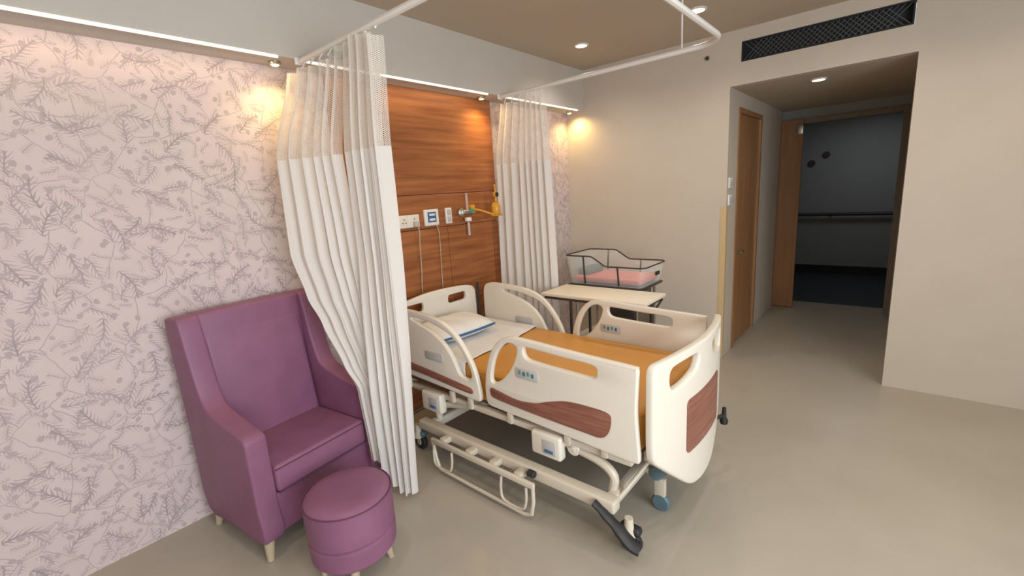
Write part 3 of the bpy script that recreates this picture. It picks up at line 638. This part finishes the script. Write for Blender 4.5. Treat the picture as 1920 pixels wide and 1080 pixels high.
# ------------------------------------------------------------------ mattress, sheet, pillow
b = B(1.838, 2.722, .845, 2.745, .500, .722, bev=.035, seg=5)
r = root('mattress', 'ochre orange vinyl mattress on the hospital bed', 'mattress', (2.28, 1.8, .5))
link('cover', b, 'orange', r)
b = bmesh.new(); tube(b, [(x, y, .700) for x, y in rrect(1.836, 2.724, .843, 2.747, .035)], .003, seg=6, closed=True); link('piping', b, 'orange', r)
b = bmesh.new(); NX, NY = 44, 40; rows = []
for i in range(NX + 1):
    row = []; t = i / NX
    for j in range(NY + 1):
        s_ = j / NY; yf = 2.02 + .09 * t + .012 * math.sin(9 * t); y = yf + (2.735 - yf) * s_
        ln = 1.834 + (2.726 - 1.834) * t
        # drape: flat on top, curled down at near and far sides
        q = t * 1.06 - .03
        if q < .03: x = 1.8325; z = .725 - (.03 - q) * 2.6; 
        elif q > .97: x = 2.7275; z = .725 - (q - .97) * 2.6
        else: x = 1.8325 + (q - .03) / .94 * .895; z = .7265
        e = min(min(q - .03, .97 - q) / .03, 1) if .03 <= q <= .97 else 0
        z += e * (.004 + .003 * math.sin(13 * x + 5 * y) * math.sin(8 * y + 2) + .002 * math.sin(31 * x - 12 * y))
        row.append(b.verts.new((x, y, z)))
    rows.append(row)
for i in range(NX):
    for j in range(NY): b.faces.new((rows[i][j], rows[i + 1][j], rows[i + 1][j + 1], rows[i][j + 1]))
sh = single('bed_sheet', b, 'sheet', 'white sheet spread over the head half of the orange mattress', 'sheet', (2.28, 2.4, .73), smooth=60)
sm = sh.modifiers.new('t', 'SOLIDIFY'); sm.thickness = .003; sm.offset = 1
# pillow
r = root('pillow', 'white pillow with dark blue edge band at the head of the bed', 'pillow', (2.22, 2.52, .735))
def pil(nx=36, ny=28):
    b = bmesh.new(); grids = []
    for side in (1, -1):
        g = []
        for i in range(nx + 1):
            row = []
            for j in range(ny + 1):
                u = 2 * i / nx - 1; v = 2 * j / ny - 1
                e = (max(0, 1 - abs(u) ** 3.2) * max(0, 1 - abs(v) ** 2.8)) ** .55
                px = u * .275 * (1 - .06 * v * v); py = v * .19 * (1 - .07 * u * u)
                hgt = .065 * e
                pz = .07 + (hgt + .003 * math.sin(9 * u + 4 * v) * e if side > 0 else -min(hgt, .066)) 
                row.append(b.verts.new((px, py, pz)))
            g.append(row)
        grids.append(g)
        for i in range(nx):
            for j in range(ny):
                q = (g[i][j], g[i + 1][j], g[i + 1][j + 1], g[i][j + 1]); b.faces.new(q if side > 0 else q[::-1])
    bmesh.ops.remove_doubles(b, verts=b.verts[:], dist=1e-4); return b
tf = Matrix.Translation((2.21, 2.53, .738)) @ Matrix.Rotation(math.radians(-3), 4, 'Z') @ Matrix.Rotation(math.radians(5), 4, 'X')
b = pil(); bmesh.ops.transform(b, matrix=tf, verts=b.verts[:]); link('pillowcase', b, 'pillow', r, smooth=80)
bp = [tf @ Vector((u * .275 * .945, -.19 * (1 - .07 * u * u) * 1.0, .070)) for u in [i / 8 - 1 for i in range(17)]]
b = bmesh.new(); tube(b, bp, .010, seg=8, flat=.7); link('blue_band', b, 'blue', r)

# ------------------------------------------------------------------ side table beyond the bed
r = root('side_table', 'long ivory topped table with thin dark legs beyond the bed', 'table', (3.11, 1.78, 0))
link('tabletop', B(2.915, 3.30, 1.30, 2.215, .926, .952, bev=.008), 'tabletop', r)
link('under_frame', B(2.935, 3.28, 1.325, 2.19, .902, .925, bev=.003), 'darkmetal', r)
for x, y in ((2.96, 1.95), (2.96, 1.40), (3.25, 1.95), (3.25, 1.40)): link('leg', T([(x, y, .902), (x, y, 0.03)], .012, seg=10), 'darkmetal', r)
for y in (1.95, 1.40): link('foot', B(2.90, 3.31, y - .02, y + .02, .0, .035, bev=.006), 'darkmetal', r)
link('stretcher', T([(3.25, 1.40, .12), (3.25, 1.95, .12)], .011), 'darkmetal', r)
for s_ in (-1, 1): link('tilt_strut', T([(3.11 + s_ * .14, 1.312, .915), (3.11 + s_ * .02, 1.33, .84), ], .008), 'darkmetal', r)

# ------------------------------------------------------------------ baby bassinet
r = root('baby_bassinet', 'clear baby bassinet trolley with pink mattress against the far wall', 'bassinet', (3.96, 2.08, 0))
bx0, bx1, by0, by1 = 3.71, 4.21, 1.66, 2.50
ZR = lambda y: 1.05 + .09 * min(1, max(0, (y - 2.05) / .14))
ring = [(x, y) for x, y in rrect(bx0, bx1, by0, by1, .06, 4)]
# densify long sides so the stepped rim reads
def dens(lp, n=6):
    o = []
    for i in range(len(lp)):
        a, b_ = lp[i], lp[(i + 1) % len(lp)]; k = max(1, int(math.dist(a, b_) / .04))
        for j in range(k): o.append((a[0] + (b_[0] - a[0]) * j / k, a[1] + (b_[1] - a[1]) * j / k))
    return o
ring = dens(ring); cx, cy = (bx0 + bx1) / 2, (by0 + by1) / 2
b = bmesh.new(); R3 = []
for f_, zf in ((1.0, 1.0), (.96, .5), (.90, .0)):
    R3.append([b.verts.new((cx + (x - cx) * f_, cy + (y - cy) * f_, .86 + (ZR(y) - .86) * zf)) for x, y in ring])
for a, c in zip(R3, R3[1:]):
    for j in range(len(ring)): b.faces.new((a[j], a[(j + 1) % len(ring)], c[(j + 1) % len(ring)], c[j]))
b.faces.new(R3[-1]); tub = link('tub', b, 'acrylic', r, smooth=60); md = tub.modifiers.new('t', 'SOLIDIFY'); md.thickness = .004
link('rim', tube(bmesh.new(), [(x, y, ZR(y)) for x, y in ring], .007, seg=8, closed=True), 'darkmetal', r)
for x, y in ((bx0, 2.28), (bx0, 1.92), (bx1, 2.28), (bx1, 1.92), ):
    sx = 1 if x < cx else -1
    link('strap', T([(x - sx * .004, y, ZR(y)), (x + sx * .022, y, .87)], .008, seg=6), 'darkmetal', r)
b = B(bx0 + .045, bx1 - .045, by0 + .06, by1 - .08, .875, .935, bev=.026, seg=4)
for v in b.verts:
    if v.co.z > .9: v.co.z += .03 * math.exp(-((v.co.y - 2.12) / .17) ** 2)
link('mattress_pad', b, 'pink', r)
b = B(bx0 + .09, bx1 - .09, by1 - .22, by1 - .085, .93, 1.0, bev=.03, seg=4); link('folded_cloth', b, 'clothgrey', r)
link('tub_tray', B(bx0 + .01, bx1 - .01, by0 + .03, by1 - .03, .835, .858, bev=.008), 'darkmetal', r)
link('end_clip', B(cx - .04, cx + .04, by0 - .022, by0 - .008, .955, .99, bev=.004), 'black', r)
for x, y in ((bx0 + .05, by0 + .1), (bx1 - .05, by0 + .1), (bx0 + .05, by1 - .1), (bx1 - .05, by1 - .1)):
    lg = link('leg', T([(x, y, .835), (x, y, .09)], .014, seg=10), 'chrome', r); link('castor_wheel', cyl((x, y, .041), .04, .025, 'X', .006), 'black', lg)
    link('castor_fork', B(x - .018, x + .018, y - .008, y + .008, .05, .095, bev=.002), 'chrome', lg)
link('shelf', B(bx0 + .03, bx1 - .03, by0 + .08, by1 - .08, .30, .32, bev=.004), 'white', r)
cab = link('cabinet', B(bx0 + .07, bx1 - .07, by0 + .12, by0 + .42, .40, .834, bev=.006), 'deck', r)
for z in (.42, .56, .70): link('drawer_front', B(bx0 + .062, bx0 + .07, by0 + .13, by0 + .41, z, z + .125, bev=.002), 'darkmetal', cab)
